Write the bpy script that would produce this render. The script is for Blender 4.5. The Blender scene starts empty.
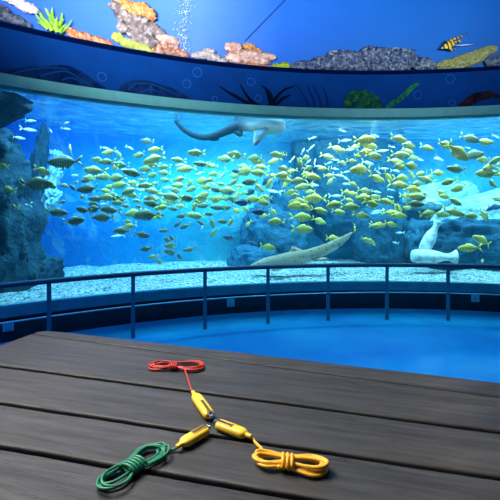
import bpy, bmesh, math, random
from mathutils import Vector, Matrix, noise
random.seed(7)
sc = bpy.context.scene
COL = sc.collection
R_ = math.radians

# ------------------------------------------------------------------ camera
H = 1.6                      # eye height
F = 400.0                    # focal length in pixels of a 500 px frame
HY = 210.0                   # row of the horizon
cam_d = bpy.data.cameras.new('camera'); cam = bpy.data.objects.new('camera', cam_d); COL.objects.link(cam)
cam.location = (0, 0, H); cam.rotation_euler = (R_(90), 0, 0)
cam_d.sensor_width = 36; cam_d.lens = 36*F/500; cam_d.shift_y = -0.08; cam_d.clip_end = 100
sc.camera = cam
sc.view_settings.view_transform = 'Standard'; sc.view_settings.look = 'None'
sc.view_settings.gamma = 1; sc.view_settings.exposure = 0.0
sc.cycles.use_denoising = True
sc.cycles.max_bounces = 10; sc.cycles.volume_bounces = 1; sc.cycles.transparent_max_bounces = 16
sc.cycles.sample_clamp_indirect = 6

# ------------------------------------------------------------------ world and lights
w = bpy.data.worlds.new('world'); sc.world = w; w.use_nodes = True
w.node_tree.nodes['Background'].inputs[0].default_value = (0.05, 0.22, 0.55, 1)
w.node_tree.nodes['Background'].inputs[1].default_value = 0.12

def area(name, loc, target, sx, sy, col, power, spread=180):
    d = bpy.data.lights.new(name, 'AREA'); d.shape = 'RECTANGLE'; d.size = sx; d.size_y = sy
    d.color = col; d.energy = power; d.spread = R_(spread)
    o = bpy.data.objects.new(name, d); COL.objects.link(o); o.location = loc
    o.rotation_euler = (Vector(target)-Vector(loc)).to_track_quat('-Z', 'Y').to_euler()
    return o

# geometry of the round hall: one centre for window, walls and railing
CX, CY = 1.98, -1.65
RW = 8.15                    # viewing window / wall
RR = 7.495                   # railing
RB = RW + 3.0                # back of the tank
def cyl(th, r, z): return Vector((CX + r*math.sin(th), CY + r*math.cos(th), z))
def tank_lamp(deg, r, z, sx, sy, col, p, lean=0.0):
    a = cyl(R_(deg), r, z); b = cyl(R_(deg), r+lean, 0)
    area('tank_lamp', a, b, sx, sy, col, p)
tank_lamp(-42, RW+.75, 4.4, 2.5, .8, (0.35, 0.60, 1.0), 380, .9)
tank_lamp(-22, RW+.75, 4.4, 3.0, .8, (0.50, 0.82, 1.0), 600, .9)
tank_lamp(-4,  RW+.75, 4.4, 3.0, .8, (0.90, 0.97, 1.0), 400, .7)
tank_lamp(14,  RW+.75, 4.4, 3.0, .8, (0.72, 0.92, 1.0), 330, .4)
tank_lamp(32,  RW+.75, 4.4, 3.0, .8, (0.7, 0.9, 1.0), 260, .5)
# hall lamps: neutral lamp above the table, blue lamps over the floor, washers for the mural
area('table_lamp', (-1.5, 1.7, 3.5), (0.1, 0.85, 1.1), 2.2, 1.6, (1.0, 0.95, 0.88), 46, 80)
area('floor_lamp_blue', (1.8, 3.9, 4.4), (1.8, 4.4, 0), 3.5, 1.2, (0.03, 0.48, 1.0), 68, 75)
area('floor_lamp_blue', (-2.2, 3.2, 4.4), (-2.0, 3.6, 0), 2.0, 1.2, (0.02, 0.33, 1.0), 36, 75)
area('mural_washer', (-1.6, 1.8, 3.4), cyl(R_(-24), RW, 5.2), 1.6, 0.6, (1.0, 0.95, 0.98), 92, 70)
area('mural_washer', (3.0, 2.0, 3.4), cyl(R_(2), RW, 5.2), 2.4, 0.6, (0.85, 0.95, 1.0), 42, 70)

# ------------------------------------------------------------------ helpers
def at(px, py, Y): return Vector(((px-250)/F*Y, Y, H-(py-HY)/F*Y))
def wall_Y(px, r=RW):
    """depth at which the sight line through column px meets the round wall of radius r"""
    t = (px-250)/F
    a = 1+t*t; b = -2*(t*CX+CY); c = CX*CX+CY*CY-r*r
    return (-b+math.sqrt(b*b-4*a*c))/(2*a)
def on_wall(px, py, r=RW): return at(px, py, wall_Y(px, r))

def tag(o, label=None, cat=None, group=None, kind=None):
    if label: o['label'] = label
    if cat: o['category'] = cat
    if group: o['group'] = group
    if kind: o['kind'] = kind
    return o
def link(name, me, mats, parent=None):
    o = bpy.data.objects.new(name, me); COL.objects.link(o)
    if not isinstance(mats, (list, tuple)): mats = [mats]
    if me is not None:
        for m in mats: me.materials.append(m)
    if parent is not None: o.parent = parent
    return o
def empty(name, loc=(0, 0, 0)):
    o = bpy.data.objects.new(name, None); COL.objects.link(o); o.location = loc; o.empty_display_size = .1
    return o
def mesh(verts, faces, smooth=True, name='mesh'):
    me = bpy.data.meshes.new(name); me.from_pydata([tuple(v) for v in verts], [], faces); me.update()
    bm = bmesh.new(); bm.from_mesh(me); bmesh.ops.recalc_face_normals(bm, faces=bm.faces[:]); bm.to_mesh(me); bm.free()
    if smooth: me.polygons.foreach_set('use_smooth', [True]*len(me.polygons))
    return me
def bm_mesh(bm, smooth=True, name='mesh'):
    bmesh.ops.recalc_face_normals(bm, faces=bm.faces[:])
    me = bpy.data.meshes.new(name); bm.to_mesh(me); bm.free()
    if smooth: me.polygons.foreach_set('use_smooth', [True]*len(me.polygons))
    return me
def ring_prism(prof, a0, a1, n, closed_ends=True):
    """sweep a (radius, z) profile polygon round the hall's axis"""
    V, Fc = [], []; m = len(prof)
    for i in range(n+1):
        th = R_(a0+(a1-a0)*i/n)
        for (r, z) in prof: V.append(cyl(th, r, z))
    for i in range(n):
        for j in range(m):
            k = (j+1) % m
            Fc.append((i*m+j, i*m+k, (i+1)*m+k, (i+1)*m+j))
    if closed_ends:
        Fc.append(tuple(range(m))); Fc.append(tuple(n*m+j for j in reversed(range(m))))
    return V, Fc
def tube(path, rad, seg=8, caps=True, closed=False):
    """path: list of Vectors, rad: number or list"""
    n = len(path); V, Fc = [], []
    up = Vector((0, 0, 1)); prev = None
    for i, p in enumerate(path):
        if closed: t = path[(i+1) % n]-path[i-1]
        else: t = path[min(i+1, n-1)]-path[max(i-1, 0)]
        t.normalize()
        if prev is None:
            a = up if abs(t.z) < .9 else Vector((1, 0, 0))
            nrm = (a-t*a.dot(t)).normalized()
        else:
            nrm = (prev-t*prev.dot(t)).normalized()
        prev = nrm; bn = t.cross(nrm)
        r = rad[i] if isinstance(rad, (list, tuple)) else rad
        for k in range(seg):
            an = 2*math.pi*k/seg
            V.append(p+nrm*r*math.cos(an)+bn*r*math.sin(an))
    for i in range(n if closed else n-1):
        j = (i+1) % n
        for k in range(seg):
            l = (k+1) % seg
            Fc.append((i*seg+k, i*seg+l, j*seg+l, j*seg+k))
    if caps and not closed:
        Fc.append(tuple(range(seg))); Fc.append(tuple((n-1)*seg+k for k in reversed(range(seg))))
    return V, Fc
def merge(*parts):
    V, Fc = [], []
    for v, f in parts:
        o = len(V); V += list(v); Fc += [tuple(i+o for i in q) for q in f]
    return V, Fc
def box(c, s, rot=None):
    V = []
    for x in (-1, 1):
        for y in (-1, 1):
            for z in (-1, 1):
                v = Vector((x*s[0]/2, y*s[1]/2, z*s[2]/2))
                if rot: v = rot @ v
                V.append(v+Vector(c))
    return V, [(0, 1, 3, 2), (4, 6, 7, 5), (0, 4, 5, 1), (2, 3, 7, 6), (0, 2, 6, 4), (1, 5, 7, 3)]
def catmull(pts, n=8, closed=False):
    out = []; L = len(pts)
    for i in range(L if closed else L-1):
        if closed: p = [pts[(i+k-1) % L] for k in range(4)]
        else: p = [pts[max(0, min(L-1, i+k-1))] for k in range(4)]
        for j in range(n):
            t = j/n
            out.append(.5*((2*p[1])+(p[2]-p[0])*t+(2*p[0]-5*p[1]+4*p[2]-p[3])*t*t+(3*p[1]-p[0]-3*p[2]+p[3])*t**3))
    if not closed: out.append(pts[-1])
    return out

# ------------------------------------------------------------------ materials
class NT:
    def __init__(s, name):
        s.m = bpy.data.materials.new(name); s.m.use_nodes = True; s.t = s.m.node_tree; s.t.nodes.clear()
        s.out = s.n('ShaderNodeOutputMaterial')
    def n(s, typ, **kw):
        x = s.t.nodes.new(typ)
        for k, v in kw.items(): setattr(x, k, v)
        return x
    def l(s, a, b): s.t.links.new(a, b)
    def obj(s): return s.n('ShaderNodeTexCoord').outputs['Object']
    def noise(s, vec, scale, detail=4, rough=.55, dist=0):
        x = s.n('ShaderNodeTexNoise'); x.inputs['Scale'].default_value = scale; x.inputs['Detail'].default_value = detail
        x.inputs['Roughness'].default_value = rough; x.inputs['Distortion'].default_value = dist
        s.l(vec, x.inputs['Vector']); return x.outputs['Fac']
    def voro(s, vec, scale, feature='F1'):
        x = s.n('ShaderNodeTexVoronoi', feature=feature); x.inputs['Scale'].default_value = scale
        s.l(vec, x.inputs['Vector']); return x
    def ramp(s, fac, stops, interp='LINEAR'):
        x = s.n('ShaderNodeValToRGB'); x.color_ramp.interpolation = interp
        e = x.color_ramp.elements
        while len(e) < len(stops): e.new(.5)
        for i, (p, c) in enumerate(stops):
            e[i].position = p; e[i].color = (*c, 1) if len(c) == 3 else c
        s.l(fac, x.inputs['Fac']); return x.outputs['Color']
    def mapping(s, vec, scale=(1, 1, 1), rot=(0, 0, 0), loc=(0, 0, 0)):
        x = s.n('ShaderNodeMapping'); x.inputs['Scale'].default_value = scale; x.inputs['Rotation'].default_value = rot
        x.inputs['Location'].default_value = loc; s.l(vec, x.inputs['Vector']); return x.outputs['Vector']
    def mix(s, fac, a, b, blend='MIX'):
        x = s.n('ShaderNodeMix', data_type='RGBA', blend_type=blend)
        for sock, v in ((x.inputs[0], fac), (x.inputs[6], a), (x.inputs[7], b)):
            if hasattr(v, 'default_value') or hasattr(v, 'links'): s.l(v, sock)
            elif isinstance(v, (tuple, list)): sock.default_value = (*v, 1)
            else: sock.default_value = v
        return x.outputs[2]
    def bump(s, h, strength=.4, dist=.01):
        x = s.n('ShaderNodeBump'); x.inputs['Strength'].default_value = strength; x.inputs['Distance'].default_value = dist
        s.l(h, x.inputs['Height']); return x.outputs['Normal']
    def bsdf(s, col, rough=.5, metal=0, normal=None, spec=.5, coat=0, sss=0):
        x = s.n('ShaderNodeBsdfPrincipled')
        if isinstance(col, (tuple, list)): x.inputs['Base Color'].default_value = (*col, 1)
        else: s.l(col, x.inputs['Base Color'])
        if isinstance(rough, (int, float)): x.inputs['Roughness'].default_value = rough
        else: s.l(rough, x.inputs['Roughness'])
        x.inputs['Metallic'].default_value = metal; x.inputs['Specular IOR Level'].default_value = spec
        x.inputs['Coat Weight'].default_value = coat
        if normal is not None: s.l(normal, x.inputs['Normal'])
        s.l(x.outputs[0], s.out.inputs[0]); return x
def simple(name, col, rough=.5, metal=0, spec=.5, nz=None, amp=.15):
    m = NT(name)
    if name.startswith('painted'): spec, rough = .05, .9
    if nz:
        v = m.noise(m.obj(), nz, 5)
        c = m.ramp(v, [(.3, [x*(1-amp) for x in col]), (.7, [min(1, x*(1+amp)) for x in col])])
        m.bsdf(c, rough, metal, m.bump(v, .25, .004), spec)
    else: m.bsdf(col, rough, metal, None, spec)
    return m.m
def mottled(name, stops, scale, rough=.8, bump=.6, bdist=.03, detail=8, voro=None):
    sp = .0 if name.startswith('painted') else .12
    m = NT(name); v = m.noise(m.obj(), scale, detail, .62, .4); c = m.ramp(v, stops)
    h = v
    if voro:
        vv = m.voro(m.obj(), voro).outputs['Distance']; h = vv
        c = m.mix(.55, c, m.ramp(vv, [(.05, (1, 1, 1)), (.6, (.45, .45, .45))]), 'MULTIPLY')
    m.bsdf(c, rough, 0, m.bump(h, bump, bdist), sp); return m.m

# wood of the table: long soft grain, grey-brown, worn
def wood_mat():
    m = NT('weathered_wood'); o = m.obj()
    g = m.noise(m.mapping(o, (1.6, 26, 26)), 2.2, 9, .6, .35)
    f = m.noise(m.mapping(o, (5, 120, 120)), 2.0, 5, .6)
    st = m.noise(m.mapping(o, (1.2, 2.6, 2.6), loc=(3, 1, 0)), 1.6, 4, .6, .6)
    base = m.ramp(g, [(.28, (.020, .020, .020)), (.5, (.042, .0415, .041)), (.72, (.070, .069, .067))])
    base = m.mix(.25, base, m.ramp(f, [(.3, (.5, .5, .5)), (.7, (1.2, 1.2, 1.2))]), 'MULTIPLY')
    base = m.mix(m.ramp(st, [(.5, (0, 0, 0)), (.76, (.5, .5, .5))]), base, (.115, .095, .078))
    rnd = m.n('ShaderNodeObjectInfo').outputs['Random']
    base = m.mix(.6, base, m.ramp(rnd, [(0, (.8, .8, .82)), (1, (1.15, 1.1, 1.05))]), 'MULTIPLY')
    cr = m.noise(m.mapping(o, (1.1, 17, 17), loc=(7, 3, 1)), 1.9, 6, .65, 1.2)
    ck = m.ramp(cr, [(.485, (1, 1, 1)), (.497, (.38, .38, .38)), (.503, (.38, .38, .38)), (.515, (1, 1, 1))])
    base = m.mix(.8, base, ck, 'MULTIPLY')
    h = m.mix(.5, m.mix(.5, g, f), ck, 'MULTIPLY')
    m.bsdf(base, m.ramp(g, [(.3, (.62, .62, .62)), (.7, (.45, .45, .45))]), 0, m.bump(h, .35, .004), .35)
    return m.m
M = {}
M['wood'] = wood_mat()
M['wood_dark'] = simple('dark_timber', (.03, .026, .022), .8, nz=12)
M['rail'] = simple('blue_grey_steel', (.012, .045, .085), .45, .2, nz=30)
M['post'] = simple('grey_blue_painted_post', (.06, .125, .19), .5, .1, nz=30)
M['rail_light'] = simple('pale_steel_rod', (.16, .36, .50), .35, .3, nz=30)
M['teal'] = simple('teal_painted_concrete', (.09, .42, .42), .6, nz=6, amp=.12)
M['sill'] = simple('teal_acrylic_sill', (.04, .20, .28), .35, nz=5, amp=.2)
M['black'] = simple('black_stone_plinth', (.006, .012, .022), .3, nz=9, amp=.5)
M['socket'] = simple('pale_plastic_socket', (.30, .48, .62), .5, nz=40, amp=.05)
M['metal'] = simple('nickel_jaw', (.72, .71, .69), .25, 1, nz=60, amp=.1)

# ------------------------------------------------------------------ floor and walls
def floor_mat():
    m = NT('polished_blue_floor'); v = m.noise(m.obj(), 1.1, 3); f = m.noise(m.obj(), 60, 3)
    c = m.ramp(v, [(.35, (.01, .19, .42)), (.65, (.014, .28, .48))])
    m.bsdf(c, m.ramp(f, [(.3, (.16, .16, .16)), (.7, (.24, .24, .24))]), 0, m.bump(f, .04, .002), .5)
    return m.m
V, Fc = [(-9, -7, 0), (13, -7, 0), (13, 10.5, 0), (-9, 10.5, 0)], [(0, 1, 2, 3)]
tag(link('floor', mesh(V, Fc, False), floor_mat()), kind='structure')

A0, A1, AN = -78, 48, 126
# black plinth below the window
V, Fc = ring_prism([(RW, 0), (RW+.22, 0), (RW+.22, .245), (RW, .245)], A0, A1, AN)
tag(link('baseboard_back', mesh(V, Fc, False), M['black']), kind='structure')
V, Fc = ring_prism([(RW+.05, .245), (RW+.22, .245), (RW+.22, .30), (RW+.05, .30)], A0, A1, AN)
tag(link('trim_1', mesh(V, Fc, False), M['black']), kind='structure')
# sloped acrylic sill in front of the gravel
V, Fc = ring_prism([(RW-.02, .30), (RW+.20, .30), (RW+.20, .42), (RW, .42)], A0, A1, AN)
tag(link('trim_2', mesh(V, Fc, False), M['sill']), kind='structure')
# beam above the window
V, Fc = ring_prism([(RW-.03, 3.10), (RW+.22, 3.10), (RW+.22, 3.24), (RW-.03, 3.24)], A0, A1, AN)
tag(link('trim_3', mesh(V, Fc, False), M['teal']), kind='structure')
# dark painted band between beam and mural
def band_mat():
    m = NT('navy_wall_paint'); v = m.noise(m.obj(), 3, 4)
    m.bsdf(m.ramp(v, [(.3, (0, .034, .19)), (.7, (0, .046, .24))]), .85, 0, m.bump(m.noise(m.obj(), 40, 3), .1, .002), .08)
    return m.m
V, Fc = ring_prism([(RW, 3.24), (RW+.22, 3.24), (RW+.22, 3.95), (RW, 3.95)], A0, A1, AN)
tag(link('wall_back', mesh(V, Fc, False), band_mat()), kind='structure')
# bright upper wall with its projecting lower lip
LIP_R, LIP_Z = RW-.16, 3.80
def mural_mat():
    m = NT('bright_blue_mural'); o = m.obj()
    v = m.noise(o, .55, 3); sx = m.n('ShaderNodeSeparateXYZ'); m.l(o, sx.inputs[0])
    mr = m.n('ShaderNodeMapRange'); mr.inputs['From Min'].default_value = -2.6; mr.inputs['From Max'].default_value = 2.6
    m.l(sx.outputs['X'], mr.inputs['Value'])
    c = m.ramp(mr.outputs['Result'], [(0, (.035, .18, .85)), (.35, (.09, .25, .88)), (.6, (.018, .17, .76)), (1, (.003, .15, .60))])
    c = m.mix(.35, c, m.ramp(v, [(.35, (.6, .7, .85)), (.65, (1.1, 1.1, 1.1))]), 'MULTIPLY')
    m.bsdf(c, .55, 0, None, .3); return m.m
V, Fc = ring_prism([(RW-.02, LIP_Z+.012), (RW+.22, LIP_Z+.012), (RW+.22, 6.6), (RW-.02, 6.6)], A0, A1, AN)
tag(link('wall_back', mesh(V, Fc, False), mural_mat()), kind='structure')
V, Fc = ring_prism([(LIP_R, LIP_Z), (RW+.0, LIP_Z), (RW+.0, LIP_Z+.012), (LIP_R, LIP_Z+.012)], A0, A1, AN)
tag(link('trim_4', mesh(V, Fc, False), simple('painted_navy_ledge', (0, .018, .10), .9)), kind='structure')

# ------------------------------------------------------------------ tank shell
GZ = .42                                            # gravel level at the window
def gravel_mat():
    m = NT('pale_gravel'); o = m.obj()
    vv = m.voro(o, 26); c = m.n('ShaderNodeSeparateColor'); m.l(vv.outputs['Color'], c.inputs[0])
    col = m.ramp(c.outputs[0], [(0, (.08, .14, .15)), (.3, (.55, .66, .60)), (.7, (.85, .85, .72)), (1, (.98, .98, .92))])
    col = m.mix(.8, col, m.ramp(vv.outputs['Distance'], [(.1, (1, 1, 1)), (.55, (.2, .26, .3))]), 'MULTIPLY')
    m.bsdf(col, .8, 0, m.bump(vv.outputs['Distance'], 1, .03), .3); return m.m
V, Fc = [], []
na, nr = 190, 40
for i in range(na+1):
    th = R_(-70+110*i/na)
    for j in range(nr+1):
        r = RW+.2+(RB-RW-.2)*j/nr; p = cyl(th, r, 0)
        z = GZ-.005+.05*noise.noise(Vector((p.x*2.2, p.y*2.2, 0)))*min(1, j/4)+.02*noise.noise(p*9)*min(1, j/3)+.03*(j/nr)
        V.append((p.x, p.y, z))
for i in range(na):
    for j in range(nr):
        a = i*(nr+1)+j; Fc.append((a, a+1, a+nr+2, a+nr+1))
tag(link('gravel_bed', mesh(V, Fc), gravel_mat()), 'pale turquoise gravel covering the tank bottom behind the window', 'gravel', kind='stuff')

def backwall_mat():
    m = NT('painted_tank_wall'); o = m.obj()
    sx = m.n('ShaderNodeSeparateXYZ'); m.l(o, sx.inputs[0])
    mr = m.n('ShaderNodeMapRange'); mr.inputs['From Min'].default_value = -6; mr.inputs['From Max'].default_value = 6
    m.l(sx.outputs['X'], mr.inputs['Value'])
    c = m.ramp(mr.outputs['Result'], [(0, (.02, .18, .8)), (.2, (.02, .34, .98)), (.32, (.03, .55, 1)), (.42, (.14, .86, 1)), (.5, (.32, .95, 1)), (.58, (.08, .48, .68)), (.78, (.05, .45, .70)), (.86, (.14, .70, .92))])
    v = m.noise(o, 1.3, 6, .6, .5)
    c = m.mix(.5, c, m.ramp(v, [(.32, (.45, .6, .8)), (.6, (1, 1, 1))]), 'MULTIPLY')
    caustic = m.noise(m.mapping(o, (1, 1, .6), loc=(4, 2, 0)), 2.6, 7, .68, 1.0)
    c = m.mix(m.ramp(caustic, [(.54, (0, 0, 0)), (.66, (.55, .55, .55))]), c, (.55, .85, 1))  # pale patches stand for caustic light, put into the wall colour
    m.bsdf(c, .9, 0, m.bump(v, .7, .15), .1); return m.m
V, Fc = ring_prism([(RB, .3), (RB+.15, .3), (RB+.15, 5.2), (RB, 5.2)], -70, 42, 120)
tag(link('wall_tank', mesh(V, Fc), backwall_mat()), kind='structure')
side_m = simple('tank_side_paint', (.02, .15, .4), .9)
for nm, dg in (('wall_left', -70), ('wall_right', 41)):
    V, Fc = ring_prism([(RW+.22, .3), (RB, .3), (RB, 5.2), (RW+.22, 5.2)], dg, dg+.6, 1)
    tag(link(nm, mesh(V, Fc, False), side_m), kind='structure')
V, Fc = ring_prism([(RW+.1, 5.2), (RB+.15, 5.2), (RB+.15, 5.3), (RW+.1, 5.3)], -70, 42, 60)
tag(link('ceiling', mesh(V, Fc, False), simple('tank_roof', (.8, .9, .95), .9)), kind='structure')

# window pane
m = NT('acrylic_pane')
tr = m.n('ShaderNodeBsdfTransparent'); tr.inputs[0].default_value = (.93, .985, 1, 1)
gl = m.n('ShaderNodeBsdfGlossy'); gl.inputs['Roughness'].default_value = .02
lw = m.n('ShaderNodeFresnel'); lw.inputs[0].default_value = 1.2
mx = m.n('ShaderNodeMixShader'); m.l(lw.outputs[0], mx.inputs[0]); m.l(tr.outputs[0], mx.inputs[1]); m.l(gl.outputs[0], mx.inputs[2])
m.l(mx.outputs[0], m.out.inputs[0])
V, Fc = ring_prism([(RW+.08, GZ), (RW+.12, GZ), (RW+.12, 3.10), (RW+.08, 3.10)], -70, 42, 112)
tag(link('window_1', mesh(V, Fc), m.m), kind='structure')

# water body (volume) and its surface
WS = 3.16
m = NT('aquarium_water')
ab = m.n('ShaderNodeVolumeAbsorption'); ab.inputs[0].default_value = (.12, .80, .95, 1); ab.inputs[1].default_value = .20
vs = m.n('ShaderNodeVolumeScatter'); vs.inputs[0].default_value = (.12, .60, 1.0, 1); vs.inputs[1].default_value = .028
vs.inputs['Anisotropy'].default_value = 0.0
ad = m.n('ShaderNodeAddShader'); m.l(ab.outputs[0], ad.inputs[0]); m.l(vs.outputs[0], ad.inputs[1]); m.l(ad.outputs[0], m.out.inputs['Volume'])
V, Fc = ring_prism([(RW+.125, .25), (RB+.05, .25), (RB+.05, WS-.01), (RW+.125, WS-.01)], -69.5, 41, 110)
tag(link('water', mesh(V, Fc, False), m.m), 'clear blue water filling the tank behind the curved window', 'water', kind='stuff')
m = NT('rippled_water_surface'); o = m.obj()
wv = m.noise(m.mapping(o, (1, 1, 1)), 3.2, 5, .6, .8)
bmp = m.bump(wv, 1.0, .3)
tr = m.n('ShaderNodeBsdfTransparent'); tr.inputs[0].default_value = (.8, .97, 1, 1)
gl = m.n('ShaderNodeBsdfGlossy'); gl.inputs['Roughness'].default_value = .08; gl.inputs[0].default_value = (.75, .95, 1, 1); m.l(bmp, gl.inputs['Normal'])
lwt = m.n('ShaderNodeLayerWeight'); lwt.inputs[0].default_value = .5     # total reflection at grazing view, clear when looking steeply
fr = m.ramp(lwt.outputs['Facing'], [(.30, (.04, .04, .04)), (.42, (.96, .96, .96))])
mx = m.n('ShaderNodeMixShader'); m.l(fr, mx.inputs[0])
m.l(tr.outputs[0], mx.inputs[1]); m.l(gl.outputs[0], mx.inputs[2]); m.l(mx.outputs[0], m.out.inputs[0])
V, Fc = ring_prism([(RW+.13, WS), (RB, WS), (RB, WS+.004), (RW+.13, WS+.004)], -69.5, 41, 110)
tag(link('water_surface', mesh(V, Fc, False), m.m), 'rippled underside of the water surface along the window top', 'water', kind='stuff')

# ------------------------------------------------------------------ railing
rail = empty('railing', cyl(0, RR, 0)); tag(rail, 'curved dark blue steel guard railing with slim posts before the tank window', 'railing')
def rel(parts, root): return [v-root.location for v in parts[0]], parts[1]
path = [cyl(R_(A0+(A1-A0)*i/150), RR, .796) for i in range(151)]
link('top_rail', mesh(*rel(tube(path, .031, 12), rail)), M['rail'], rail)
path = [cyl(R_(A0+(A1-A0)*i/150), RR, .395) for i in range(151)]
link('lower_rail', mesh(*rel(tube(path, .0085, 8), rail)), M['rail_light'], rail)
pxs = [49, 133, 205, 268, 328, 387, 448]
angs = []
for px in pxs:
    Y = wall_Y(px, RR); X = (px-250)/F*Y; angs.append(math.atan2(X-CX, Y-CY))
step = (angs[-1]-angs[0])/6
angs = [angs[0]-step*k for k in (3, 2, 1)]+angs+[angs[-1]+step*k for k in (1, 2, 3)]
for a in angs:
    p = cyl(a, RR, 0)
    rot = Matrix.Rotation(-a, 3, 'Z')
    prt = box((p.x, p.y, .39), (.046, .024, .78), rot)
    link('post', mesh(*rel(prt, rail), False), M['post'], rail)

# small sockets on the plinth
for px, py, lab in ((8, 326, 'pale square wall socket on the black plinth at the far left'),
                    (230.5, 302.5, 'pale square wall socket on the black plinth below the resting shark'),
                    (475, 298, 'pale square wall socket on the black plinth at the right')):
    Y = wall_Y(px); c = at(px, py, Y); th = math.atan2(c.x-CX, c.y-CY); rot = Matrix.Rotation(-th, 3, 'Z')
    c = cyl(th, RW-.012, c.z)
    r = empty('wall_socket', c); tag(r, lab, 'socket', 'wall sockets on the plinth')
    link('cover_plate', mesh(*box((0, 0, 0), (.115, .024, .115), rot), False), M['socket'], r)
    link('socket_face', mesh(*box(rot @ Vector((0, -.014, 0)), (.07, .01, .07), rot), False), simple('socket_face', (.2, .36, .5), .5), r)
# ------------------------------------------------------------------ table
TZ = 1.12                                            # height of the table top
def tab(px, py, dz=0):
    Y = (H-TZ-dz)*F/(py-HY); return Vector(((px-250)/F*Y, Y, TZ+dz))
table = empty('wooden_table', (0.1, .85, 0))
tag(table, 'weathered grey-brown wooden plank table filling the foreground', 'table')
def line(p, q): a = tab(*p); b = tab(*q); return a, (b-a).normalized()
def isect(l1, l2):
    (a, u), (b, v) = l1, l2; d = u.x*v.y-u.y*v.x; t = ((b.x-a.x)*v.y-(b.y-a.y)*v.x)/d
    return a+u*t
EL = line((40, 331), (0, 345.5))
ELd = EL[1]
ER = (tab(500, 382)+Vector((.45, -.14, 0)), ELd)
lines = [line((52, 330.5), (500, 382.5)), line((75, 339.5), (500, 397)), line((0, 366), (500, 432)), line((0, 403), (500, 478)),
         line((0, 447), (300, 497))]
d4 = lines[4]; nrm = Vector((d4[1].y, -d4[1].x, 0));  nrm = nrm if nrm.y < 0 else -nrm
for k in range(1, 5): lines.append((d4[0]+nrm*.128*k, d4[1]))
gaps = [0, .003, .0065, .006, .006, .005, .005, .005, 0]
def plank(l0, l1, g0, g1, seed, round_far=False, chip=None):
    a0, b0 = isect(l0, EL), isect(l0, ER); a1, b1 = isect(l1, EL), isect(l1, ER)
    nx, ny, nz = 150, 12, 4
    V, Fc = [], []
    def P(s, t, top):
        p = a0.lerp(b0, s).lerp(a1.lerp(b1, s), t)
        return p
    L = (b0-a0).length; W = (a1-a0).length
    T = .036; rad = .005
    prof = []                                         # cross section: (t offset metres from far edge, z)
    for an in range(5): prof.append((g0+rad-rad*math.cos(an*math.pi/8), -rad+rad*math.sin(an*math.pi/8)))
    W1 = None
    rows = []
    for i in range(nx+1):
        s = i/nx; A = a0.lerp(b0, s); B = a1.lerp(b1, s); w_ = (B-A).length; d = (B-A)/w_
        e0 = .0022*noise.noise(Vector((s*L*9, seed*7.1, 0)))+.0012*noise.noise(Vector((s*L*34, seed*3.3, 5)))
        e1 = .0022*noise.noise(Vector((s*L*9, seed*7.1+7.1, 0)))+.0012*noise.noise(Vector((s*L*34, seed*3.3+3.3, 5)))
        x0 = g0+e0; x1 = w_-g1+e1
        if round_far:                                 # worn, rounded outer corner
            q = s*L
            if q < .10: x0 += .032*(1-math.sqrt(max(0, 1-((.10-q)/.10)**2)))
            x0 += max(0, .006*noise.noise(Vector((q*5, 9, 2))))
        pts = [(x0+.001, -T)]
        for an in range(5): pts.append((x0+rad-rad*math.cos(an*math.pi/8), -rad+rad*math.sin(an*math.pi/8)))
        for k in range(1, 9):
            t = x0+rad+(x1-x0-2*rad)*k/9
            pts.append((t, .0012*noise.noise(Vector((s*L*2.2, t*14+seed, 3)))+.0006*noise.noise(Vector((s*L*6, t*90, seed)))-.0006))
        for an in range(5): pts.append((x1-rad+rad*math.sin(an*math.pi/8), -rad+rad*math.cos(an*math.pi/8)))
        pts.append((x1-.001, -T))
        rows.append([A+d*t+Vector((0, 0, z)) for t, z in pts])
    m_ = len(rows[0])
    for r in rows: V += r
    for i in range(nx):
        for j in range(m_):
            k = (j+1) % m_; Fc.append((i*m_+j, i*m_+k, (i+1)*m_+k, (i+1)*m_+j))
    Fc.append(tuple(range(m_))); Fc.append(tuple(nx*m_+j for j in reversed(range(m_))))
    return V, Fc
u = lines[2][1]; ang = math.atan2(u.y, u.x)
for k in range(8):
    V, Fc = plank(lines[k], lines[k+1], gaps[k], gaps[k+1] if k < 7 else 0, k+1, k == 0)
    ob = link('plank', mesh(V, Fc), M['wood'], None)
    # store in coordinates along the grain so that the wood runs along the board
    c = sum(V, Vector())/len(V); Rm = Matrix.Translation(c) @ Matrix.Rotation(ang, 4, 'Z')
    ob.data.transform(Rm.inverted()); ob.parent = table; ob.matrix_local = Matrix.Translation(-table.location) @ Rm
# under-frame: two cross bearers, four legs, long stretcher
a = isect(lines[0], EL); b = isect(lines[0], ER); a2 = isect(lines[8], EL); b2 = isect(lines[8], ER)
rot = Matrix.Rotation(ang, 3, 'Z')
for s in (.12, .88):
    p = a.lerp(b, s); q = a2.lerp(b2, s); c = (p+q)/2-table.location; wdt = (q-p).length-.12
    link('bearer', mesh(*box((c.x, c.y, TZ-.036-.0385), (.06, wdt, .075), rot), False), M['wood_dark'], table)
    for t in (.10, .90):
        c = p.lerp(q, t)-table.location
        link('leg', mesh(*box((c.x, c.y, (TZ-.113)/2), (.075, .075, TZ-.113), rot), False), M['wood_dark'], table)
p = (a.lerp(b, .12)+a2.lerp(b2, .12))/2-table.location; q = (a.lerp(b, .88)+a2.lerp(b2, .88))/2-table.location; c = (p+q)/2
link('stretcher', mesh(*box((c.x, c.y, TZ-.15), ((q-p).length-.05, .05, .07), rot), False), M['wood_dark'], table)

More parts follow.
